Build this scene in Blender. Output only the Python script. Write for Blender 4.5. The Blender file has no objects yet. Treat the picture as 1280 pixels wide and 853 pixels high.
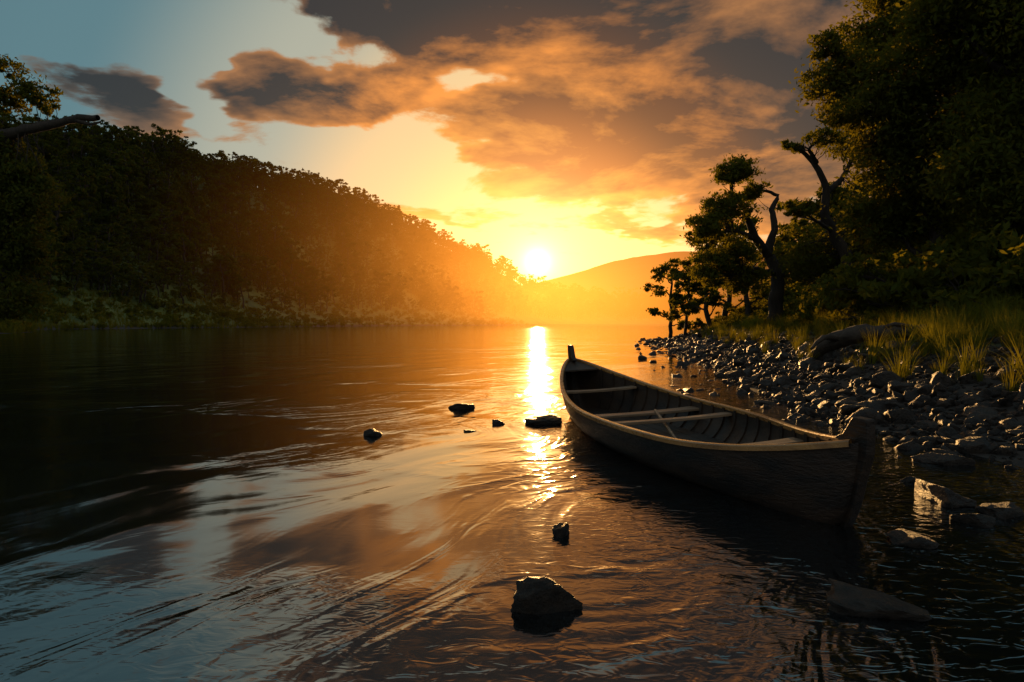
import bpy, bmesh, math, random
import numpy as np
from mathutils import Vector, noise as mn
rad=math.radians
scene=bpy.context.scene
F=853.0; CAMH=1.2; HY=405.0

# ------------------------------------------------ helpers
def link(o): scene.collection.objects.link(o); return o
class NT:
    def __init__(s,nt): s.nt=nt; s.n=nt.nodes; s.l=nt.links
    def new(s,t,**k):
        n=s.n.new(t)
        for a,b in k.items(): setattr(n,a,b)
        return n
    def put(s,sock,v):
        if isinstance(v,(int,float)): sock.default_value=v
        elif isinstance(v,(tuple,list)):
            sock.default_value = tuple(v) if len(v)==len(sock.default_value) else tuple(v)+(1,)
        else: s.l.new(v,sock)
    def M(s,op,a,b=None,c=None,clamp=False):
        n=s.new('ShaderNodeMath',operation=op,use_clamp=clamp)
        s.put(n.inputs[0],a)
        if b is not None: s.put(n.inputs[1],b)
        if c is not None: s.put(n.inputs[2],c)
        return n.outputs[0]
    def V(s,op,a,b=None,out=0):
        n=s.new('ShaderNodeVectorMath',operation=op)
        s.put(n.inputs[0],a)
        if b is not None: s.put(n.inputs[1],b)
        return n.outputs[out]
    def xyz(s,x,y,z):
        n=s.new('ShaderNodeCombineXYZ'); s.put(n.inputs[0],x); s.put(n.inputs[1],y); s.put(n.inputs[2],z); return n.outputs[0]
    def sep(s,v):
        n=s.new('ShaderNodeSeparateXYZ'); s.put(n.inputs[0],v); return n.outputs
    def noise(s,vec,scale,detail=5,rough=.55,dist=0.0,dim='3D'):
        n=s.new('ShaderNodeTexNoise',noise_dimensions=dim); s.put(n.inputs['Vector'],vec)
        n.inputs['Scale'].default_value=scale; n.inputs['Detail'].default_value=detail
        n.inputs['Roughness'].default_value=rough; n.inputs['Distortion'].default_value=dist
        return n.outputs['Fac'], n.outputs['Color']
    def ss(s,v,a,b):
        n=s.new('ShaderNodeMapRange',interpolation_type='SMOOTHSTEP'); s.put(n.inputs['Value'],v)
        n.inputs['From Min'].default_value=a; n.inputs['From Max'].default_value=b
        return n.outputs['Result']
    def ramp(s,f,stops,interp='LINEAR'):
        n=s.new('ShaderNodeValToRGB'); s.put(n.inputs[0],f); r=n.color_ramp; r.interpolation=interp
        while len(r.elements)<len(stops): r.elements.new(.5)
        for e,(p,c) in zip(r.elements,stops): e.position=p; e.color=tuple(c)+(1,)
        return n.outputs[0]
    def mix(s,f,a,b,mode='MIX'):
        n=s.new('ShaderNodeMix',data_type='RGBA',blend_type=mode)
        s.put(n.inputs[0],f); s.put(n.inputs[6],a); s.put(n.inputs[7],b); return n.outputs[2]
    def mapping(s,v,loc=(0,0,0),rot=(0,0,0),scale=(1,1,1)):
        n=s.new('ShaderNodeMapping'); s.put(n.inputs[0],v); n.inputs[1].default_value=loc; n.inputs[2].default_value=rot; n.inputs[3].default_value=scale; return n.outputs[0]

def newmat(name):
    m=bpy.data.materials.new(name); m.use_nodes=True; t=NT(m.node_tree)
    b=m.node_tree.nodes['Principled BSDF']; return m,t,b
def mat_noise(name,c1,c2,scale=5,rough=.7,bump=.3,bscale=20,bdist=.02,stretch=(1,1,1),spec=.5,coord='Object'):
    m,t,b=newmat(name)
    tc=t.new('ShaderNodeTexCoord').outputs[coord]
    v=t.mapping(tc,scale=stretch)
    f,_=t.noise(v,scale,5,.6)
    f=t.ss(f,.3,.7)
    t.put(b.inputs['Base Color'],t.mix(f,c1,c2))
    h,_=t.noise(v,bscale,5,.65)
    bp=t.new('ShaderNodeBump'); bp.inputs['Strength'].default_value=bump; bp.inputs['Distance'].default_value=bdist
    t.put(bp.inputs['Height'],h); t.put(b.inputs['Normal'],bp.outputs[0])
    t.put(b.inputs['Roughness'],t.M('MULTIPLY_ADD',h,.3,rough-.15))
    b.inputs['Specular IOR Level'].default_value=spec
    return m
def mat_leaf(name,c1,c2,trans=.45):
    m,t,b=newmat(name)
    g=t.new('ShaderNodeNewGeometry')
    oi=t.new('ShaderNodeObjectInfo')
    f,_=t.noise(g.outputs['Position'],.9,1,.6)
    f=t.M('ADD',t.M('MULTIPLY',f,.8),t.M('MULTIPLY',oi.outputs['Random'],.3),clamp=True)
    col=t.mix(f,c1,c2)
    n_=m.node_tree.nodes; n_.remove(b)
    df=t.new('ShaderNodeBsdfDiffuse'); t.put(df.inputs[0],col)
    tr=t.new('ShaderNodeBsdfTranslucent'); t.put(tr.inputs[0],t.mix(1.0,col,(2.6,1.7,.45),'MULTIPLY'))
    mx=t.new('ShaderNodeMixShader'); mx.inputs[0].default_value=trans
    t.l.new(df.outputs[0],mx.inputs[1]); t.l.new(tr.outputs[0],mx.inputs[2])
    t.l.new(mx.outputs[0],n_['Material Output'].inputs[0])
    return m

def mk_mesh(name,verts,quads,mats=(),midx=None,smooth=False):
    me=bpy.data.meshes.new(name)
    verts=np.asarray(verts,dtype=np.float32); quads=np.asarray(quads,dtype=np.int32)
    me.vertices.add(len(verts)); me.vertices.foreach_set('co',verts.ravel())
    nf=len(quads)
    me.loops.add(nf*4); me.loops.foreach_set('vertex_index',quads.ravel())
    me.polygons.add(nf); me.polygons.foreach_set('loop_start',np.arange(nf,dtype=np.int32)*4)
    for m in mats: me.materials.append(m)
    if midx is not None: me.polygons.foreach_set('material_index',np.asarray(midx,dtype=np.int32))
    if smooth is True: me.polygons.foreach_set('use_smooth',np.ones(nf,dtype=bool))
    elif smooth is not False: me.polygons.foreach_set('use_smooth',np.asarray(smooth,dtype=bool))
    me.update(calc_edges=True); me.validate()
    return me

class MB:
    def __init__(s): s.v=[];s.q=[];s.m=[];s.s=[];s.n=0
    def add(s,v,q,m=0,smooth=False):
        v=np.asarray(v,dtype=float).reshape(-1,3); q=np.asarray(q).reshape(-1,4)
        s.v.append(v); s.q.append(q+s.n); s.m.append(np.full(len(q),m)); s.s.append(np.full(len(q),smooth)); s.n+=len(v)
    def tube(s,pts,radii,m=0,sides=7,jit=0,rng=None,flat=1.0):
        pts=np.asarray(pts,float); n=len(pts)
        radii=np.interp(np.linspace(0,1,n),np.linspace(0,1,len(radii)),radii)
        tan=np.gradient(pts,axis=0); tan/=np.linalg.norm(tan,axis=1)[:,None]+1e-9
        ref=np.array([0,0,1.]) if abs(tan[:,2]).mean()<.8 else np.array([1.,0,0])
        a=np.cross(tan,ref); a/=np.linalg.norm(a,axis=1)[:,None]+1e-9
        b=np.cross(tan,a)
        ang=np.linspace(0,2*np.pi,sides,endpoint=False)
        R=radii[:,None]*np.ones(sides)[None,:]
        if jit and rng is not None: R=R*(1+rng.uniform(-jit,jit,R.shape))
        v=pts[:,None,:]+R[:,:,None]*(np.cos(ang)[None,:,None]*a[:,None,:]+flat*np.sin(ang)[None,:,None]*b[:,None,:])
        i=np.arange(n-1)[:,None]*sides; j=np.arange(sides)[None,:]; j2=(j+1)%sides
        q=np.stack([i+j,i+j2,i+sides+j2,i+sides+j],-1).reshape(-1,4)
        s.add(v.reshape(-1,3),q,m,True)
    def leaves(s,c,size,rng,m=1,asp=.45):
        c=np.asarray(c); n=len(c)
        a=rng.normal(size=(n,3)); a/=np.linalg.norm(a,axis=1)[:,None]
        b=np.cross(a,rng.normal(size=(n,3))); b/=np.linalg.norm(b,axis=1)[:,None]
        sz=size*rng.uniform(.6,1.3,(n,1)); 
        v=np.stack([c-a*sz,c+b*sz*asp,c+a*sz,c-b*sz*asp],1).reshape(-1,3)
        q=np.arange(4*n).reshape(-1,4)
        s.add(v,q,m)
    def mesh(s,name,mats):
        return mk_mesh(name,np.concatenate(s.v),np.concatenate(s.q),mats,np.concatenate(s.m),np.concatenate(s.s))

def wander(p0,p1,n,amp,rng):
    p0=np.array(p0,float);p1=np.array(p1,float)
    t=np.linspace(0,1,n)[:,None]; p=p0+(p1-p0)*t
    w=np.cumsum(rng.normal(size=(n,3)),0)*amp/np.sqrt(n); w-=w[0]; w-=t*w[-1]
    return p+w
def poly(pts,n=24,amp=0,rng=None):
    pts=np.array(pts,float); d=np.r_[0,np.cumsum(np.linalg.norm(np.diff(pts,axis=0),axis=1))]; d/=d[-1]
    t=np.linspace(0,1,n*4); p=np.stack([np.interp(t,d,pts[:,k]) for k in range(3)],1)
    for _ in range(int(n*.6)):
        p[1:-1]=(p[:-2]+2*p[1:-1]+p[2:])/4
    p=p[::4].copy()
    if amp and rng is not None:
        w=rng.normal(size=p.shape)*amp; w[0]=0; p+=w
    return p

def crown(mb,skel,clumps,leaf,rng,twigs=True,sub=60,twr=.02):
    allp=np.concatenate(skel)
    for c,r,n in clumps:
        c=np.array(c,float); r=np.array(r if hasattr(r,'__len__') else (r,r,r),float)
        k=max(3,int(n/sub))
        d=rng.normal(size=(k,3)); d/=np.linalg.norm(d,axis=1)[:,None]
        d*=rng.uniform(.15,1.0,(k,1))**.6
        sc=c+d*r
        if twigs:
            for p in sc:
                near=allp[np.argsort(np.linalg.norm(allp-p-np.array([0,0,-.3]),axis=1))[rng.integers(0,3)]]
                mb.tube(wander(near,p,6,np.linalg.norm(p-near)*.12,rng),[twr*1.6,twr*.4],0,4)
        per=int(n/k)
        sig=(r.mean()*rng.uniform(.1,.26,(k,1,1)))
        pts=sc[:,None,:]+rng.normal(size=(k,per,3))*sig*np.array([1,1,.65])
        mb.leaves(pts.reshape(-1,3),leaf,rng)

def auto_tree(name,seed,H,leaf,n,mats,spread=.3,limbs=9,crown0=.35,twigs=True,r=None):
    rng=np.random.default_rng(seed); mb=MB(); skel=[]
    tr=wander((0,0,-.03*H),(rng.normal()*.06*H,rng.normal()*.06*H,H*.9),14,H*.05,rng)
    r0=r or H*.022
    mb.tube(tr,[r0*1.3,r0,r0*.7,r0*.25],0,7,.08,rng); skel.append(tr)
    cl=[]
    for i in range(limbs):
        f=crown0+(1-crown0)*(i+rng.uniform(0,.8))/limbs
        base=tr[min(13,int(f*13))]
        ang=i*2.4+rng.normal()*.5
        L=H*spread*(1.15-.75*abs(f-.55))*rng.uniform(.6,1.15)
        end=base+np.array([math.cos(ang)*L,math.sin(ang)*L,H*rng.uniform(.02,.16)])
        lb=wander(base,end,8,L*.15,rng); mb.tube(lb,[r0*.45,r0*.12],0,5); skel.append(lb)
        rr=H*rng.uniform(.08,.15)
        cl.append((end,(rr*1.15,rr*1.15,rr*.75),n/(limbs+1)))
    cl.append((tr[-1],(H*.12,H*.12,H*.1),n/(limbs+1)))
    crown(mb,skel,cl,leaf,rng,twigs,twr=H*.0022)
    return mb.mesh(name,mats)

def scatter(name,pts,scl,protos,mats_dummy=None,seed=0,tilt=0.0,idx=None,rotz=None):
    rng=np.random.default_rng(seed); n=len(pts)
    col=bpy.data.collections.new(name+'_kinds')
    for i,me in enumerate(protos):
        o=bpy.data.objects.new('%s_kind_%02d'%(name,i),me); col.objects.link(o)
    me=bpy.data.meshes.new(name); me.vertices.add(n); me.vertices.foreach_set('co',np.asarray(pts,dtype=np.float32).ravel())
    a=me.attributes.new('scl','FLOAT_VECTOR','POINT')
    scl=np.asarray(scl,dtype=np.float32)
    if scl.ndim==1: scl=np.repeat(scl[:,None],3,1)
    a.data.foreach_set('vector',scl.astype(np.float32).ravel())
    a=me.attributes.new('rotv','FLOAT_VECTOR','POINT')
    rv=np.stack([rng.normal(size=n)*tilt,rng.normal(size=n)*tilt,rng.uniform(0,6.283,n)],1).astype(np.float32)
    a.data.foreach_set('vector',rv.ravel())
    a=me.attributes.new('kidx','INT','POINT'); a.data.foreach_set('value',rng.integers(0,len(protos),n).astype(np.int32))
    o=link(bpy.data.objects.new(name,me))
    g=bpy.data.node_groups.new(name+'_gn','GeometryNodeTree')
    g.interface.new_socket('Geometry',in_out='INPUT',socket_type='NodeSocketGeometry')
    g.interface.new_socket('Geometry',in_out='OUTPUT',socket_type='NodeSocketGeometry')
    gi=g.nodes.new('NodeGroupInput'); go=g.nodes.new('NodeGroupOutput')
    ip=g.nodes.new('GeometryNodeInstanceOnPoints'); ci=g.nodes.new('GeometryNodeCollectionInfo')
    ci.inputs['Collection'].default_value=col; ci.inputs['Separate Children'].default_value=True; ci.inputs['Reset Children'].default_value=True
    def na(nm,dt):
        x=g.nodes.new('GeometryNodeInputNamedAttribute'); x.data_type=dt; x.inputs['Name'].default_value=nm; return x.outputs[0]
    g.links.new(gi.outputs[0],ip.inputs['Points']); g.links.new(ci.outputs[0],ip.inputs['Instance'])
    ip.inputs['Pick Instance'].default_value=True
    g.links.new(na('kidx','INT'),ip.inputs['Instance Index'])
    g.links.new(na('rotv','FLOAT_VECTOR'),ip.inputs['Rotation'])
    g.links.new(na('scl','FLOAT_VECTOR'),ip.inputs['Scale'])
    g.links.new(ip.outputs[0],go.inputs[0])
    md=o.modifiers.new('scatter','NODES'); md.node_group=g
    return o

# ------------------------------------------------ terrain
XLy=[-60,50,85,100,112,125,146,200,300,400,500,600,700,800,1000,1500,3500]
XLx=[-45,-52,-62,-69,-78,-90,-99,-93,-84,-66,-23,20,100,250,700,2000,4500]
XRy=[-60,0,5,8,12,18.6,30,51,60,80,100,150,200,210,4000]
XRx=[7,5.2,4.6,4.2,4.5,5.7,7.6,11.2,14,38,90,220,400,6000,6000]
EP=[-400,0,100,230,300,430,480,540,600,640,660,690,820,1280,3000]
EY=[150,165,170,185,212,243,262,292,316,338,352,360,374,380,380]
YR=[200,262,300,380,420,500,540,600,670,690,700,730,800,900,900]
EV=[(405-y)/853-8.5/yr for y,yr in zip(EY,YR)]
EA=[(p-640)/853 for p in EP]
def sm(t): t=np.clip(t,0,1); return t*t*(3-2*t)
def vn(x,y,s,seed=0):
    r=np.zeros_like(x,dtype=float)
    rg=np.random.default_rng(seed)
    for i in range(7):
        a=rg.uniform(0,6.28); k=(1.0+i*.55)/s
        r+=np.sin((x*math.cos(a)+y*math.sin(a))*k*2.2+rg.uniform(0,6.28))/(1+i*.5)
    return r/3.0
def height(x,y):
    x=np.asarray(x,float); y=np.asarray(y,float)
    xl=np.interp(y,XLy,XLx)+vn(y,y*0,18,3)*1.6; xr=np.interp(y,XRy,XRx)+vn(y,y*0,4,5)*.18
    d=xl-x; dr=x-xr
    yy=np.maximum(y,70); e=np.interp(x/yy,EA,EV)
    s2=sm((d-18)/95)
    top=e*yy*(1-.35*sm((d-125)/200))
    hl=5.5*sm(d/34)+(top-5.5)*s2+vn(x,y,30,1)*2.2*sm(d/30)+vn(x,y,7,2)*.35*sm(d/8)
    hr=1.1*sm((dr+.3)/5.2)+.07*np.maximum(dr-4,0)+13*sm((dr-10)/55)+vn(x,y,2.2,7)*.10*sm(dr/2)+vn(x,y,9,8)*.3*sm((dr-4)/5)
    hb=-.6*sm(np.minimum(-d,-dr)/4.0)
    h=np.where(d>0,hl,np.where(dr>-.3,hr,hb))
    return h
def spaced(c,lo,hi,n,k):
    u=np.linspace(-1,1,n); v=np.sinh(k*u)/math.sinh(k)
    return c+np.where(v<0,-v*(lo-c),v*(hi-c))
xs=spaced(7,-3000,4200,560,6.0); ys=spaced(12,-120,3800,520,5.5)
X,Y=np.meshgrid(xs,ys); Z=height(X,Y)
v=np.stack([X,Y,Z],-1).reshape(-1,3); nx=len(xs); ny=len(ys)
i=np.arange(ny-1)[:,None]*nx; j=np.arange(nx-1)[None,:]
q=np.stack([i+j,i+j+1,i+j+1+nx,i+j+nx],-1).reshape(-1,4)
m,t,b=newmat('ground_mat')
pos=t.new('ShaderNodeNewGeometry').outputs['Position']; pz=t.sep(pos)[2]
n1,_=t.noise(pos,1.2,5,.65); n2,_=t.noise(pos,.12,4,.6); n3,_=t.noise(pos,9,5,.7)
mud=t.mix(t.ss(n3,.35,.65),(.008,.006,.004),(.030,.021,.013))
gr=t.mix(t.ss(n2,.35,.65),(.05,.085,.012),(.12,.15,.022))
t.put(b.inputs['Base Color'],t.mix(t.ss(t.M('ADD',pz,t.M('MULTIPLY',n1,.6)),1.0,1.4),mud,gr))
b.inputs['Roughness'].default_value=.75
bp=t.new('ShaderNodeBump'); bp.inputs['Strength'].default_value=.8; bp.inputs['Distance'].default_value=.08
t.put(bp.inputs['Height'],t.M('ADD',n1,t.M('MULTIPLY',n3,.4))); t.put(b.inputs['Normal'],bp.outputs[0])
link(bpy.data.objects.new('ground',mk_mesh('ground',v,q,[m],smooth=True)))

# distant hill
hp=np.linspace(-900,2600,90); rows=12
prof=np.interp(hp,[-900,0,130,280,430,600,900,1500,2600],[60,130,185,225,270,300,330,330,300])
vv=[];
for r in range(rows):
    f=r/(rows-1); yb=2100+900*f
    for k,xx in enumerate(hp):
        hh=prof[k]*math.sin(min(1,f*1.0)*math.pi/2)**.8+ (mn.noise(Vector((xx*.006,f*3,4)))*16+mn.noise(Vector((xx*.03,f*9,1)))*6)*f
        vv.append((xx,yb,hh-3))
qq=[[r*90+k,r*90+k+1,(r+1)*90+k+1,(r+1)*90+k] for r in range(rows-1) for k in range(89)]
hm=mat_noise('distant_hill_mat',(.03,.04,.02),(.06,.06,.03),.01,.9,.5,.05,4)
link(bpy.data.objects.new('distant_hill',mk_mesh('distant_hill',vv,qq,[hm],smooth=True)))

# ------------------------------------------------ water
m,t,b=newmat('water_mat')
pos=t.new('ShaderNodeNewGeometry').outputs['Position']; P=t.sep(pos)
fl=t.mapping(pos,rot=(0,0,rad(-58)))          # x axis along the current
_,wc=t.noise(t.mapping(fl,scale=(.35,.6,1)),.9,1,.5)
warp=t.V('MULTIPLY',t.V('SUBTRACT',wc,(.5,.5,.5)),(3.2,2.4,0))
flw=t.V('ADD',fl,warp)
big,_=t.noise(t.mapping(flw,scale=(.36,.85,1)),.8,2,.45,.3)
med,_=t.noise(t.mapping(flw,scale=(.50,1.0,1)),3.4,2,.5,.8)
fine,_=t.noise(t.mapping(pos,scale=(.7,1.3,1)),12,2,.6,.6,'2D')
patch,_=t.noise(t.mapping(pos,loc=(3,1,0),scale=(.12,.26,1)),1.3,3,.55,.8)
pm=t.ss(patch,.48,.60)
shore=t.ss(t.M('ADD',P[0],t.M('MULTIPLY',med,1.8)),.3,3.0)
nearm=t.M('SUBTRACT',1.0,t.ss(P[1],9,24))
shore=t.M('MULTIPLY',shore,nearm)
far=t.M('SUBTRACT',1.0,t.ss(P[1],25,160))
h=t.M('MULTIPLY',big,.050)
medamp=t.M('ADD',t.M('MULTIPLY_ADD',pm,.012,.0014),t.M('MULTIPLY',shore,.016))
h=t.M('ADD',h,t.M('MULTIPLY',med,medamp))
famp=t.M('ADD',t.M('MULTIPLY_ADD',pm,.0014,.0001),t.M('MULTIPLY',shore,.0065))
h=t.M('ADD',h,t.M('MULTIPLY',fine,famp))
h=t.M('MULTIPLY',h,t.M('MULTIPLY_ADD',far,.8,.2))
bp=t.new('ShaderNodeBump'); bp.inputs['Strength'].default_value=1; bp.inputs['Distance'].default_value=1.0
t.put(bp.inputs['Height'],h); t.put(b.inputs['Normal'],bp.outputs[0])
b.inputs['Base Color'].default_value=(.004,.006,.007,1); b.inputs['Roughness'].default_value=.065
b.inputs['IOR'].default_value=2.7
wx=spaced(0,-3000,4200,60,4); wy=spaced(10,-120,3800,60,4)
X,Y=np.meshgrid(wx,wy); v=np.stack([X,Y,X*0],-1).reshape(-1,3); nx=60
i=np.arange(59)[:,None]*nx; j=np.arange(59)[None,:]
q=np.stack([i+j,i+j+1,i+j+1+nx,i+j+nx],-1).reshape(-1,4)
link(bpy.data.objects.new('river_water',mk_mesh('river_water',v,q,[m],smooth=True)))

# ------------------------------------------------ vegetation
bark=mat_noise('bark_mat',(.010,.007,.005),(.038,.028,.019),4,.8,.8,14,.04,(1,1,.3))
leafA=mat_leaf('leaf_mat',(.038,.062,.012),(.10,.12,.025),.55)
leafD=mat_leaf('leaf_dark_mat',(.028,.048,.012),(.085,.105,.022),.45)
leafG=mat_leaf('grass_mat',(.05,.085,.015),(.13,.155,.03),.5)
forest=[auto_tree('forest_kind%d'%k,100+k,10,.34,850,[bark,leafD],spread=[.26,.32,.2,.28,.35][k],limbs=[9,8,10,7,11][k],crown0=[.3,.42,.2,.5,.3][k]) for k in range(5)]
forestN=[auto_tree('forest_near%d'%k,120+k,10,.20,2600,[bark,leafA],spread=[.26,.32,.3][k],limbs=[9,8,11][k],crown0=[.25,.35,.2][k]) for k in range(3)]
rng=np.random.default_rng(1)
def bank_pts(n,side,dlo,dhi,ylo,yhi,power=1.0):
    y=ylo+(yhi-ylo)*rng.uniform(0,1,n)**power; d=rng.uniform(dlo,dhi,n)
    if side=='L': x=np.interp(y,XLy,XLx)-d
    else: x=np.interp(y,XRy,XRx)+d
    return x,y,d
x,y,d=bank_pts(6200,'L',30,145,95,860,1.3)
ok=rng.uniform(0,1,len(x))<.30+.70*sm((d-30)/18); x=x[ok];y=y[ok]
scatter('hillside_forest',np.stack([x,y,height(x,y)-.3],1),rng.uniform(.6,1.2,len(x))*rng.choice([1,1,1,1,1.75],len(x)),forest,seed=2,tilt=.05)
def bush(name,seed,leaf,n,mats):
    r=np.random.default_rng(seed); mb=MB(); sk=[]; cl=[]
    for k in range(7):
        e=np.array([r.normal()*.45,r.normal()*.45,r.uniform(.3,.95)])
        l=wander((0,0,-.05),e,6,.12,r); mb.tube(l,[.03,.01],0,4); sk.append(l); cl.append((e,(.38,.38,.28),n/7))
    crown(mb,sk,cl,leaf,r,True,40,.006)
    return mb.mesh(name,mats)
bushes=[bush('bush_k%d'%k,50+k,.06,2000,[bark,leafA]) for k in range(4)]
bushD=[bush('bushd_k%d'%k,70+k,.13,500,[bark,leafG]) for k in range(3)]
x,y,d=bank_pts(1200,'L',1.0,40,88,600,1.4)
scatter('bank_bushes',np.stack([x,y,height(x,y)],1),rng.uniform(.7,2.2,len(x))*np.where(d<8,.7,1.2),bushD,seed=3,tilt=.1)
x,y,d=bank_pts(520,'R',9,60,26,120,1.3)
ok=((d>13)|(y>40))&(x/y>.17); x=x[ok];y=y[ok]
scatter('riverside_forest',np.stack([x,y,height(x,y)-.3],1),rng.uniform(.6,1.1,len(x)),forestN,seed=4,tilt=.07)
x,y,d=bank_pts(850,'R',3.6,18,8.5,60,1.2)
s=rng.uniform(.5,1.15,len(x))*(.45+1.0*sm((d-3.8)/6))*(.8+.6*sm((y-12)/30))
x2,y2,d2=bank_pts(150,'R',5.8,12,12.5,27,1.0); s2_=rng.uniform(1.2,2.1,len(x2))
x=np.r_[x,x2];y=np.r_[y,y2];s=np.r_[s,s2_]
scatter('riverside_bushes',np.stack([x,y,height(x,y)-.05],1),s,bushes,seed=5,tilt=.15)
def tuft(name,seed,mats,nb=46):
    r=np.random.default_rng(seed); V=[];Q=[];n=0
    for k in range(nb):
        a=r.uniform(0,6.283); o=np.array([math.cos(a),math.sin(a),0])*r.uniform(0,.09); L=r.uniform(.22,.6); ln=r.uniform(.1,.7)
        w=np.array([-math.sin(a),math.cos(a),0])*r.uniform(.004,.008)*(46/nb)**.5; dr=np.array([math.cos(a),math.sin(a),0])
        for s_ in range(4):
            f=s_/3; c=o+dr*L*ln*f*f+np.array([0,0,L*(f-.35*ln*f*f)]); ww=w*(1-f*.92)
            V+= [c-ww,c+ww]
            if s_<3: Q.append([n+2*s_,n+2*s_+1,n+2*s_+3,n+2*s_+2])
        n+=8
    return mk_mesh(name,V,Q,mats)
tufts=[tuft('tuft%d'%k,k,[leafG]) for k in range(5)]
tuftF=[tuft('tuftf%d'%k,20+k,[leafG],14) for k in range(3)]
x,y,d=bank_pts(10500,'R',1.5,12,6.5,50,1.5)
ok=rng.uniform(0,1,len(x))<(.16+.84*sm((d-2.4)/2.0))*(.35+.65*(vn(x,y,1.5,9)>-.1)); x=x[ok];y=y[ok]
scatter('grass',np.stack([x,y,height(x,y)-.03],1),rng.uniform(.4,1.4,len(x)),tufts,seed=6,tilt=.15)
x,y,d=bank_pts(4000,'L',.5,38,88,300,1.4)
scatter('bank_grass',np.stack([x,y,height(x,y)-.05],1),rng.uniform(2.0,4.5,len(x)),tuftF,seed=7,tilt=.15)

def wp(px,py,dep): return np.array([(px-640)/F*dep,dep,CAMH+(HY-py)/F*dep])
def placed_tree(name,seed,limbs,clumps,leaf,mats,sub=60,twr=.02):
    r=np.random.default_rng(seed); mb=MB(); sk=[]
    for pts,r0,r1 in limbs:
        L=np.linalg.norm(np.array(pts[-1])-np.array(pts[0])); p=poly(pts,20,L*.006,r)
        mb.tube(p,[r0,r1],0,9,.08,r); sk.append(p)
    crown(mb,sk,clumps,leaf,r,True,sub,twr)
    org=sk[0][0].copy()
    me=mb.mesh(name,mats)
    co=np.zeros(len(me.vertices)*3,dtype=np.float32); me.vertices.foreach_get('co',co)
    me.vertices.foreach_set('co',(co.reshape(-1,3)-org.astype(np.float32)).ravel()); me.update()
    o=link(bpy.data.objects.new(name,me)); o.location=org
    return o
D=30
base=wp(968,368,D); base[2]=float(height(base[0],base[1]))-.2
fk=wp(958,318,D)
L=[([base,wp(972,345,D),fk],.36,.24),
   ([fk,wp(940,295,D-.5),wp(930,262,D-1),wp(912,240,D-1.2),wp(915,212,D-1)],.22,.05),
   ([fk,wp(968,285,D),wp(962,262,D+.3),wp(972,245,D+.5),wp(942,236,D+.3)],.2,.05),
   ([wp(938,298,D-.5),wp(915,288,D-1.5),wp(896,292,D-2),wp(884,275,D-2.2)],.13,.03),
   ([wp(972,345,D),wp(945,335,D-1),wp(915,345,D-2)],.12,.03)]
C=[(wp(918,215,D-1),(1.0,1.0,.6),3400),(wp(905,262,D-1.5),(1.1,1.0,.6),3200),(wp(884,285,D-2.2),(.8,.8,.7),2600),
   (wp(940,240,D),(.7,.8,.4),1200),(wp(915,320,D-1.8),(1.0,.9,.7),3200),(wp(890,335,D-2.4),(.8,.8,.8),2600),(wp(925,350,D-1),(1.1,1,.6),2600),(wp(990,330,D+1),(1.1,1,.9),2500)]
placed_tree('gnarled_tree',11,L,C,.085,[bark,leafA],twr=.012)
D=27
base=wp(1062,352,D); base[2]=float(height(base[0],base[1]))-.2
L=[([base,wp(1058,320,D),wp(1040,290,D),wp(1026,262,D),wp(1030,232,D),wp(1018,205,D),wp(985,183,D)],.34,.07),
   ([wp(1018,205,D),wp(1008,188,D-.4),wp(1022,175,D-.6)],.1,.03),
   ([wp(1028,245,D),wp(1050,225,D+.5),wp(1068,190,D+1)],.15,.05),
   ([wp(1040,290,D),wp(1015,275,D-.8),wp(1000,262,D-1)],.1,.03)]
C=[(wp(985,185,D),(.5,.5,.25),700),(wp(1024,178,D-.6),(.8,.7,.35),1000),(wp(1070,185,D+1),(1.2,1.2,.9),3000),(wp(1000,262,D-1),(.6,.6,.4),1200),(wp(1075,290,D+1),(1.5,1.2,1.5),5000),(wp(1020,325,D+1.5),(1.4,1.2,1.0),4200)]
placed_tree('gnarled_tree',12,L,C,.085,[bark,leafA],twr=.012)
def bigtree(seed,bx,D,top,cl,r0):
    base=wp(bx,350,D); base[2]=float(height(base[0],base[1]))-.3
    L=[([base,wp(bx-8,250,D),wp(bx+6,120,D),wp(bx-10,20,D),wp(bx,top,D)],r0,r0*.25)]
    C=[]
    r=np.random.default_rng(seed)
    for (px,py,dd,rx,rz,n) in cl:
        e=wp(px,py,D+dd); s=wp(bx-2,min(330,py+90),D)
        L.append(([s,(s+e)/2+np.array([0,0,-.4]),e],r0*.35,r0*.08))
        C.append((e,(rx,rx,rz),n))
    placed_tree('eucalyptus_tree',seed,L,C,.085,[bark,leafA],twr=.014)
bigtree(21,1180,21,-90,[(1045,105,0,1.0,.9,4500),(1085,60,1,1.2,.9,5000),(1030,60,-.5,.5,.4,1200),(1095,140,-1,1.3,.9,5000),(1120,10,1,1.3,1.0,5000),
   (1150,90,-1.5,1.6,1.2,7000),(1190,30,1,1.7,1.3,7000),(1110,200,0,1.3,1.2,6000),(1170,180,-1,1.7,1.5,8000),(1230,110,1.5,1.8,1.5,8000),(1105,270,1,1.2,1.1,5000),(1170,270,.5,1.6,1.3,6500),(1050,145,.3,.7,.5,1800),(1160,-60,0,2.0,1.2,5000)],.38)
bigtree(22,1290,17,-120,[(1240,60,1,1.4,1.2,6000),(1270,150,0,1.5,1.3,6500),(1230,215,0,1.2,1.1,5500),(1300,20,-1,1.6,1.3,5000),(1280,250,-.5,1.3,1.0,5500),(1180,20,.5,1.1,.8,3500),(1330,150,0,1.8,1.6,4000),(1250,-40,0,1.8,1.0,4000)],.34)
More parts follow.
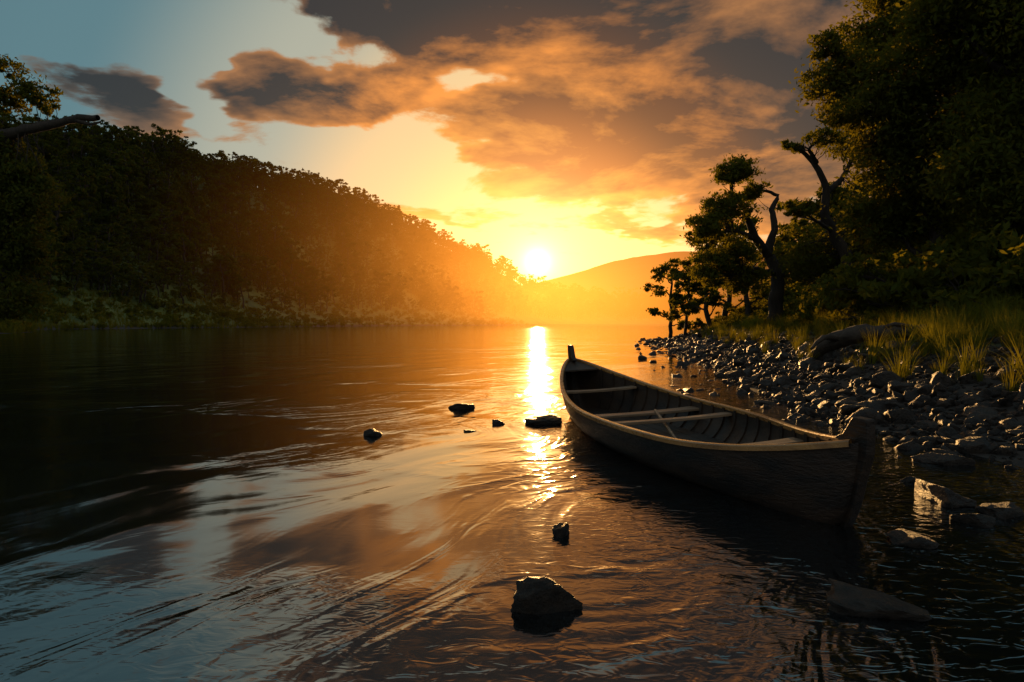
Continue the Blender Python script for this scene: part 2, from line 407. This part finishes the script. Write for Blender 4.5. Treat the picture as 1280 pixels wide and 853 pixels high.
for k,(px,D,H) in enumerate([(838,50,6.0),(858,47,4.6),(880,44,6.8),(905,46,8.0),(935,42,7.0)]):
    me=auto_tree('riverside_tree',300+k,H,.12,5200,[bark,leafA],spread=.26,limbs=9,crown0=.25)
    o=link(bpy.data.objects.new('riverside_tree',me)); x=(px-640)/F*D; o.location=(x,D,max(0,float(height(x,D)))-.1)
D=100
base=wp(2,404,D); base[2]=float(height(base[0],base[1]))-.5
L=[([base,wp(5,300,D),wp(-8,200,D),wp(0,120,D),wp(-5,40,D)],1.1,.25),
   ([wp(-5,175,D),wp(30,166,D-1),wp(70,158,D-2),wp(105,149,D-2),wp(133,150,D-2)],.95,.4),
   ([wp(95,152,D-2),wp(118,158,D-2.3),wp(132,154,D-2.5)],.4,.12),
   ([wp(-4,140,D),wp(20,110,D),wp(45,105,D)],.3,.1)]
C=[(wp(8,85,D),(3.0,3,2.2),900),(wp(45,120,D),(3.4,3,1.8),1300),(wp(60,135,D),(1.8,2,1.2),400),(wp(10,130,D),(3.0,3,1.8),1000),
   (wp(10,215,D),(5,4,4.5),5000),(wp(35,240,D),(4,4,4),4000),(wp(5,290,D),(6,4,5),6000),(wp(30,320,D+2),(4,4,4),4000),(wp(8,370,D),(6,4,4),5000),(wp(-40,200,D),(6,6,7),3000),(wp(-10,180,D),(4,3,2),2500)]
placed_tree('tall_tree',31,L,C,.33,[bark,leafD],twr=.06)

# ------------------------------------------------ rocks
rockm=mat_noise('rock_mat',(.005,.0035,.0022),(.032,.021,.012),3,.44,.9,9,.06,spec=.5)
def rock_mesh(name,seed,flat=.6,sub=3):
    bm=bmesh.new(); bmesh.ops.create_icosphere(bm,subdivisions=sub,radius=1); r=random.Random(seed); o=Vector((r.uniform(0,99),r.uniform(0,99),0))
    ax=[r.uniform(.8,1.3),r.uniform(.65,1.0),flat*r.uniform(.75,1.15)]
    pl=[(Vector((r.gauss(0,1),r.gauss(0,1),r.gauss(0,1))).normalized(),r.uniform(.5,.8)) for _ in range(13)]
    for vv in bm.verts:
        c=vv.co.copy()
        for n_,d_ in pl:
            k=c.dot(n_)
            if k>d_: c-=n_*(k-d_)*.93
        c*=1+.2*mn.noise(c*1.6+o)+.12*mn.noise(c*5+o)
        vv.co=Vector((c.x*ax[0],c.y*ax[1],c.z*ax[2]))
    for f in bm.faces: f.smooth=True
    me=bpy.data.meshes.new(name); bm.to_mesh(me); bm.free(); me.materials.append(rockm); return me
rocks=[rock_mesh('rk%d'%k,k,.4+.09*(k%5)) for k in range(10)]
n=12000; y=4.5+50*rng.uniform(0,1,n)**1.9; d=rng.normal(1.3,1.35,n); d=np.clip(d,-2.0,4.0)
x=np.interp(y,XRy,XRx)+d
s=np.exp(rng.normal(-3.05,.68,n))*(1+.5*sm((y-15)/30)); s=np.clip(s,.018,.30)
ok=(y>6.0)|(d>-.4); x,y,s=x[ok],y[ok],s[ok]
scatter('shore_rocks',np.stack([x,y,np.maximum(height(x,y),-.05)+s*.12],1),s,rocks,seed=8,tilt=.4)
def river_rock(px,py,w,hfac=.6,k=0,rz=0):
    dep=CAMH*F/(py-HY); me=rock_mesh('river_rock',230+k,1.0,4)
    o=link(bpy.data.objects.new('river_rock',me)); s_=w/F*dep/2
    o.location=((px-640)/F*dep,dep+s_*.6,s_*hfac*.1); o.scale=(s_,s_*.9,s_*hfac); o.rotation_euler=(0,0,rz)
for k,a in enumerate([(680,772,84,.78),(703,672,32,.8),(461,546,32,.8),(574,512,38,.5),(622,531,24,.5),(585,541,24,.3),(1200,634,90,.5),(1195,583,60,.5),(1160,688,80,.4),(1120,782,150,.36),(1250,545,90,.9),(1235,660,60,.4),(1150,605,30,.5),(685,530,66,.24),(1010,492,40,.6),(1270,650,70,.5)]):
    river_rock(a[0],a[1],a[2],a[3],[0,1,2,3,4,5,10,12,13,14,11,15,16,17,18,19][k],k*1.3)
dw=mat_noise('driftwood_mat',(.014,.010,.006),(.05,.036,.024),6,.7,.9,22,.03,(.4,1,1))
r=np.random.default_rng(5); mb=MB()
def gp(px,dep,up): 
    x=(px-640)/F*dep; return np.array([x,dep,float(height(x,dep))+up])
lg=poly([gp(1010,15.5,.10),gp(1045,15,.42),gp(1080,14.6,.38),gp(1120,14.2,.25),gp(1165,13.8,.12)],24,.012,r)
mb.tube(lg,[.07,.2,.19,.15,.1],0,11,.12,r)
mb.tube(poly([lg[8],lg[8]+[-.5,-.3,.05],lg[8]+[-.9,-.5,-.25]],10,.01,r),[.09,.03],0,7,.1,r)
mb.tube(poly([lg[14],lg[14]+[.3,-.4,.2],lg[14]+[.7,-.6,.12]],10,.01,r),[.08,.02],0,7,.1,r)
link(bpy.data.objects.new('driftwood_log',mb.mesh('driftwood_log',[dw])))

# ------------------------------------------------ canoe
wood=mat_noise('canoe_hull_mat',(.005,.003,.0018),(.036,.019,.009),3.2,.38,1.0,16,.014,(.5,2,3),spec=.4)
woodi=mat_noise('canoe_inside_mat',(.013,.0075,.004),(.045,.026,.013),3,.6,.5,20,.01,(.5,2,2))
rail=mat_noise('canoe_rail_mat',(.20,.095,.025),(.42,.22,.06),4,.28,.4,30,.006,(.4,2,2),spec=1.0)  # warm base colour boosted in place of a gold sun glint
seatm=mat_noise('canoe_thwart_mat',(.12,.08,.045),(.28,.19,.11),5,.45,.5,28,.006,(2.5,.4,2))
LB=6.0
def zk(s):
    a=np.clip(1-s/.62,0,1); c=np.clip(1-(LB-s)/.7,0,1)
    return -.10+.64*a**4.6+.80*c**3.8
def zg(s):
    return .335+.20*np.clip(1-s/1.7,0,1)**2+.37*np.clip((s-(LB-2.9))/2.9,0,1)**2
def bb(s):
    tt=np.clip(s/LB,0,1); return .69*np.sin(np.pi*tt)**.70
ss_=LB*(.5-.5*np.cos(np.linspace(0,1,81)*math.pi)); ss_[0]=.004; ss_[-1]=LB-.004
K=14
def sect(s,off=0.0):
    ph=np.linspace(0,math.pi/2,K); b0=max(float(bb(s))-off,.001); z0=min(float(zk(s))+off,float(zg(s))-.01); z1=float(zg(s))
    u=b0*np.sin(ph)**.72; z=z0+(z1-z0)*(1-np.cos(ph)**.95)
    return u,z
canoe=link(bpy.data.objects.new('canoe',None)); canoe.empty_display_size=.5
canoe.location=(2.02,3.84,0); canoe.rotation_euler=(rad(-3.0),0,rad(101.0))
def part(name,me,bev=0):
    o=link(bpy.data.objects.new(name,me)); o.parent=canoe
    if bev:
        b_=o.modifiers.new('b','BEVEL'); b_.width=bev; b_.segments=2; b_.limit_method='ANGLE'
    return o
def shell(off):
    V=[]
    for s in ss_:
        u,z=sect(s,off)
        V+= [(s,-u[k],z[k]) for k in range(K-1,0,-1)]+[(s,u[k],z[k]) for k in range(K)]
    n=2*K-1
    Q=[[a*n+k,a*n+k+1,(a+1)*n+k+1,(a+1)*n+k] for a in range(len(ss_)-1) for k in range(n-1)]
    return V,Q
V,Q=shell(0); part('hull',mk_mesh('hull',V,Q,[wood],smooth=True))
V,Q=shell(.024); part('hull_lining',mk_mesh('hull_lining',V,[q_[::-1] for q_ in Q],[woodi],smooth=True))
mb=MB()
sr=ss_[(ss_>.05)&(ss_<LB-.05)]
for sgn in (-1,1):
    c=np.stack([sr,sgn*(bb(sr)-.006),zg(sr)+.004],1)
    tg=np.gradient(c[:,:2],axis=0); tg/=np.linalg.norm(tg,axis=1)[:,None]; nm_=np.stack([-tg[:,1],tg[:,0]],1)
    n=len(c); cs=[(.024,-.020),(.024,.010),(.014,.018),(-.016,.018),(-.024,.010),(-.024,-.020)]
    V=[(p[0]+nn[0]*a,p[1]+nn[1]*a,p[2]+b_) for p,nn in zip(c,nm_) for a,b_ in cs]
    Q=[[i_*6+k,i_*6+(k+1)%6,(i_+1)*6+(k+1)%6,(i_+1)*6+k] for i_ in range(n-1) for k in range(6)]
    mb.add(V,Q,0,False)
part('gunwales',mb.mesh('gunwales',[rail]))
mb=MB()
for s in np.arange(.5,LB-.45,.235):
    u1,z1=sect(s,.025); u2,z2=sect(s,.040)
    O=[(-u1[k],z1[k]) for k in range(K-1,0,-1)]+[(u1[k],z1[k]) for k in range(K)]
    I=[(-u2[k],z2[k]) for k in range(K-1,0,-1)]+[(u2[k],z2[k]) for k in range(K)]
    V=[];w=.02
    for (a,b_),(c_,d_) in zip(O,I): V+=[(s-w,a,b_),(s-w,c_,d_),(s+w,c_,d_),(s+w,a,b_)]
    Q=[]
    for k in range(len(O)-1):
        for e in range(3): Q.append([k*4+e,k*4+e+1,(k+1)*4+e+1,(k+1)*4+e])
    mb.add(V,Q,0,False)
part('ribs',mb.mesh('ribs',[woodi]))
def halfw(s,z,off=.03):
    b0=float(bb(s))-off; z0=float(zk(s))+off; z1=float(zg(s)); r_=(z-z0)/(z1-z0)
    if r_<=0 or b0<=0: return 0
    cph=(1-min(r_,1))**(1/.95); return b0*math.sqrt(max(0,1-cph*cph))**.72
mb=MB(); zf=.05
sf=np.linspace(.42,LB-.5,50)
nb=7
for k in range(nb):
    V=[]
    for s in sf:
        w=max(halfw(s,zf)-.004,.02); a=-w+2*w*k/nb+.004; c_=-w+2*w*(k+1)/nb-.004
        V+=[(s,a,zf),(s,c_,zf),(s,c_,zf-.03),(s,a,zf-.03)]
    Q=[[i_*4+e,i_*4+(e+1)%4,(i_+1)*4+(e+1)%4,(i_+1)*4+e] for i_ in range(len(sf)-1) for e in range(4)]
    mb.add(V,Q,0)
V=[]
for s in sf:
    w=max(halfw(s,zf-.02)-.002,.02); V+=[(s,-w,zf-.02),(s,w,zf-.02)]
mb.add(V,[[2*i_,2*i_+1,2*i_+3,2*i_+2] for i_ in range(len(sf)-1)],0)
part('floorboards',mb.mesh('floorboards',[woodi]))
for k,(s,w,dz) in enumerate([(1.35,.17,-.055),(2.75,.12,-.035),(3.45,.20,-.07),(4.75,.16,-.06)]):
    mb=MB(); hw=float(bb(s))-.028
    V=[];N=9
    for i_ in range(N):
        f=i_/(N-1)*2-1; ww=w/2*(1-.25*(1-f*f)) ; z=float(zg(s))+dz-.012*(1-f*f)
        V+=[(s-ww,f*hw,z),(s+ww,f*hw,z),(s+ww,f*hw,z-.028),(s-ww,f*hw,z-.028)]
    Q=[[i_*4+e,i_*4+(e+1)%4,(i_+1)*4+(e+1)%4,(i_+1)*4+e] for i_ in range(N-1) for e in range(4)]+[[0,3,2,1],[(N-1)*4+e for e in range(4)]]
    mb.add(V,Q,0); part('thwart_%d'%(k+1),mb.mesh('thwart',[seatm]),.005)
def stem(name,outline,flip):
    n=len(outline); th=.028
    bm=bmesh.new()
    a=[bm.verts.new((LB-p[0] if flip else p[0],-th,p[1])) for p in outline]
    c=[bm.verts.new((LB-p[0] if flip else p[0],th,p[1])) for p in outline]
    bm.faces.new(a); bm.faces.new(c[::-1])
    for k in range(n): bm.faces.new((a[k],c[k],c[(k+1)%n],a[(k+1)%n]))
    bmesh.ops.recalc_face_normals(bm,faces=bm.faces)
    me=bpy.data.meshes.new(name); bm.to_mesh(me); bm.free(); me.materials.append(wood); return part(name,me,.008)
def stem_out(ht,zfun,ln,gz):
    pts=[(-.05,ht),(-.055,ht-.08),(-.045,ht-.2)]
    for s in np.linspace(.0,ln,14):
        z=zfun(s)-.02; pts.append((s-.035*(1-s/ln),z))
    inn=[]
    for s in np.linspace(ln,.06,10): inn.append((s,zfun(s)+.03))
    inn=[(s,max(z,-.05)) for s,z in inn]
    inn+= [(.12,gz-.02),(.24,gz+.015),(.16,gz+.05),(.095,ht-.03),(.07,ht)]
    out=[];lz=1e9
    for p in pts:
        if p[1]<lz-.004: out.append(p); lz=p[1]
    return out+inn
stem('stern_post',stem_out(.67,lambda s:float(zk(s)),.62,float(zg(.1))),False)
stem('bow_post',stem_out(.90,lambda s:float(zk(LB-s)),.7,float(zg(LB-.1))),True)
for nm,s0,s1 in (('stern_deck',.08,.42),('bow_deck',LB-.5,LB-.08)):
    V=[];N=8
    for s in np.linspace(s0,s1,N):
        w=max(float(bb(s))-.02,.01); z=float(zg(s))-.006; V+=[(s,-w,z),(s,w,z),(s,w,z-.02),(s,-w,z-.02)]
    Q=[[i_*4+e,i_*4+(e+1)%4,(i_+1)*4+(e+1)%4,(i_+1)*4+e] for i_ in range(N-1) for e in range(4)]+[[0,3,2,1],[(N-1)*4+e for e in range(4)]]
    mb=MB(); mb.add(V,Q,0); part(nm,mb.mesh(nm,[woodi]))
mb=MB(); p0=np.array([1.75,.22,.08]); p1=np.array([3.25,-.10,.30])
mb.tube(np.linspace(p0,p1,10),[.016,.016],0,8)
dr_=(p1-p0)/np.linalg.norm(p1-p0)
bl=np.linspace(p0-dr_*.35,p0+dr_*.05,10); bl[:,2]=np.maximum(bl[:,2],.075); mb.tube(bl,[.02,.075,.085,.07,.02],0,10,flat=.14)
part('paddle',mb.mesh('paddle',[seatm]))

# ------------------------------------------------ light / sky
SAZ=math.atan(32/853); SEL=math.atan(77/853)
sd=Vector((math.sin(SAZ)*math.cos(SEL),math.cos(SAZ)*math.cos(SEL),math.sin(SEL)))
sl=bpy.data.lights.new('sun','SUN'); sl.energy=5.0; sl.angle=rad(.5); sl.color=(1,.54,.18)
so=link(bpy.data.objects.new('sun',sl)); so.rotation_euler=(-sd).to_track_quat('-Z','Y').to_euler(); so.location=(0,20,30)
w=bpy.data.worlds.new('World'); scene.world=w; w.use_nodes=True; t=NT(w.node_tree)
w.cycles.sampling_method='NONE'
bg=w.node_tree.nodes['Background']
d=t.new('ShaderNodeTexCoord').outputs['Generated']
d=t.V('NORMALIZE',d); dx,dy,dz=t.sep(d)[0:3]
az=t.M('MULTIPLY',t.M('ARCTAN2',dx,dy),57.2958); el=t.M('MULTIPLY',t.M('ARCSINE',dz),57.2958)
dot=t.V('DOT_PRODUCT',d,tuple(sd),out=1)
th=t.M('MULTIPLY',t.M('ARCCOSINE',t.M('MINIMUM',dot,.9999999)),57.2958)
zz=t.M('ADD',t.M('MAXIMUM',dz,0.0),.16)
pl=t.xyz(t.M('DIVIDE',dx,zz),t.M('DIVIDE',dy,zz),0.0)
def dens(off,dt):
    f,_=t.noise(t.V('ADD',pl,off),1.6,dt,.62,.3)
    return f
f0=dens((3.1,1.7,0),8); f1=dens((3.1+.01,1.7+.16,0),6)
_,wcol=t.noise(pl,1.9,4,.6); W=t.sep(t.V('SUBTRACT',wcol,(.5,.5,.5)))
azw=t.M('ADD',az,t.M('MULTIPLY',W[0],15)); elw=t.M('ADD',el,t.M('MULTIPLY',W[1],8))
def blob(px,py,rx,ry,amp,rot=0):
    a=math.degrees(math.atan((px-640)/853)); e=math.degrees(math.atan((405-py)/853*math.cos(rad(a))))
    k=57.3/853; rx*=k; ry*=k; c,s=math.cos(rad(rot)),math.sin(rad(rot))
    u=t.M('SUBTRACT',azw,a); v_=t.M('SUBTRACT',elw,e)
    U=t.M('ADD',t.M('MULTIPLY',u,c/rx),t.M('MULTIPLY',v_,s/rx)); V_=t.M('ADD',t.M('MULTIPLY',u,-s/ry),t.M('MULTIPLY',v_,c/ry))
    r2=t.M('ADD',t.M('MULTIPLY',U,U),t.M('MULTIPLY',V_,V_))
    return t.M('MULTIPLY',t.M('EXPONENT',t.M('MULTIPLY',r2,-1.0)),amp)
acc=None
for bl_ in [(800,15,360,80,1.0,-4),(540,-15,200,42,.8,-8),(740,185,190,46,.62,-3),(880,130,170,75,.55,0),(425,115,130,34,.95,-4),(135,92,125,26,.85,-3),
            (1000,50,170,150,.45,0),(230,158,150,16,.36,-5),(700,245,140,18,.30,0),(620,205,90,28,.2,10),(980,230,160,50,.25,0),(760,290,130,9,.38,3),(560,270,60,9,.25,-8),
            (60,0,150,90,-.35,0),(340,45,130,24,-.7,-8),(590,112,70,26,-.55,20),(640,310,200,30,-.15,0),(480,190,130,30,-.4,-8),(268,105,36,50,-.75,0),(850,225,120,14,-.25,-3)]:
    x_=blob(*bl_); acc=x_ if acc is None else t.M('ADD',acc,x_)
base=t.M('MULTIPLY',t.ss(el,26,45),.12)
dn=t.M('ADD',t.M('ADD',acc,base),t.M('MULTIPLY',t.M('SUBTRACT',f0,.5),2.1))
cov=t.ss(dn,.08,.28)
thick=t.ss(dn,.10,.55)
rel=t.M('MULTIPLY',t.M('SUBTRACT',f0,f1),3.9)
lit=t.M('ADD',t.M('MULTIPLY_ADD',thick,-.82,.90),rel,clamp=True)
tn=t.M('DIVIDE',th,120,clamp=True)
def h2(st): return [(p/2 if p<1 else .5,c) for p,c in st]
clear=t.ramp(tn,h2([(0,(1.1,.70,.24)),(.12,(1.05,.68,.26)),(.25,(.88,.60,.29)),(.40,(.42,.42,.33)),(.60,(.10,.20,.23)),(1,(.055,.13,.18))])+[(.8,(.27,.29,.29))],'EASE')  # last stop of each ramp: added brightness behind the view, fills hill and trees
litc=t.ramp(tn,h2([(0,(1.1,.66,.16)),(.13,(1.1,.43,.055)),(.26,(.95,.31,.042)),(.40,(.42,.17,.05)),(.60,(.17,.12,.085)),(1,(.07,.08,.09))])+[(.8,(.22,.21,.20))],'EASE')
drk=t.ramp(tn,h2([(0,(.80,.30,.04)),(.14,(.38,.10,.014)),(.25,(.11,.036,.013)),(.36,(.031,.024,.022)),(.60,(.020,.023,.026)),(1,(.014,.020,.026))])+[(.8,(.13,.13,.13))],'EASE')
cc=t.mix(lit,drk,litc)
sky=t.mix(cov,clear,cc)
glow=t.M('ADD',t.M('MULTIPLY',t.M('EXPONENT',t.M('MULTIPLY',th,-1/.36)),14.0),t.M('MULTIPLY',t.M('EXPONENT',t.M('MULTIPLY',th,-1/3.4)),1.1))
glow=t.M('ADD',glow,t.M('MULTIPLY',t.M('EXPONENT',t.M('MULTIPLY',th,-1/1.1)),2.2))
glc=t.V('SCALE',(1.0,.66,.26),None); t.l.new(glow,glc.node.inputs['Scale'])
sky=t.mix(1.0,sky,glc,'ADD')
sn=t.new('ShaderNodeTexSky',sky_type='NISHITA'); sn.sun_disc=False; sn.sun_elevation=SEL; sn.sun_rotation=SAZ
ns=t.V('SCALE',sn.outputs[0],None); ns.node.inputs['Scale'].default_value=.008
sky=t.mix(1.0,sky,ns,'ADD')
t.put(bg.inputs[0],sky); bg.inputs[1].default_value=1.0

# valley mouth haze: soft-edged volume emits orange, standing in for scattered sunlight
bm=bmesh.new(); bmesh.ops.create_icosphere(bm,subdivisions=4,radius=1.01)
me=bpy.data.meshes.new('valley_haze_glow'); bm.to_mesh(me); bm.free()
mm=bpy.data.materials.new('valley_haze_glow_mat'); mm.use_nodes=True; mm.node_tree.nodes.clear(); t=NT(mm.node_tree)
oc=t.new('ShaderNodeTexCoord').outputs['Object']
rl=t.V('LENGTH',oc,out=1)
g=t.M('SUBTRACT',1.0,rl,clamp=True); g=t.M('POWER',g,2.2)
em=t.new('ShaderNodeEmission'); em.inputs[0].default_value=(1,.30,.028,1); t.put(em.inputs[1],t.M('MULTIPLY',g,.0100))
out=t.new('ShaderNodeOutputMaterial'); t.l.new(em.outputs[0],out.inputs['Volume'])
me.materials.append(mm)
o=link(bpy.data.objects.new('valley_haze_glow',me)); o.location=(20,590,22); o.scale=(250,480,150)

cd=bpy.data.cameras.new('camera'); cd.lens=24; cd.sensor_width=36; cd.clip_end=8000; cd.clip_start=.05
co=link(bpy.data.objects.new('camera',cd)); co.location=(0,0,CAMH); co.rotation_euler=(rad(90-1.44),0,0)
scene.camera=co
scene.view_settings.view_transform='Standard'; scene.view_settings.look='None'; scene.view_settings.exposure=0
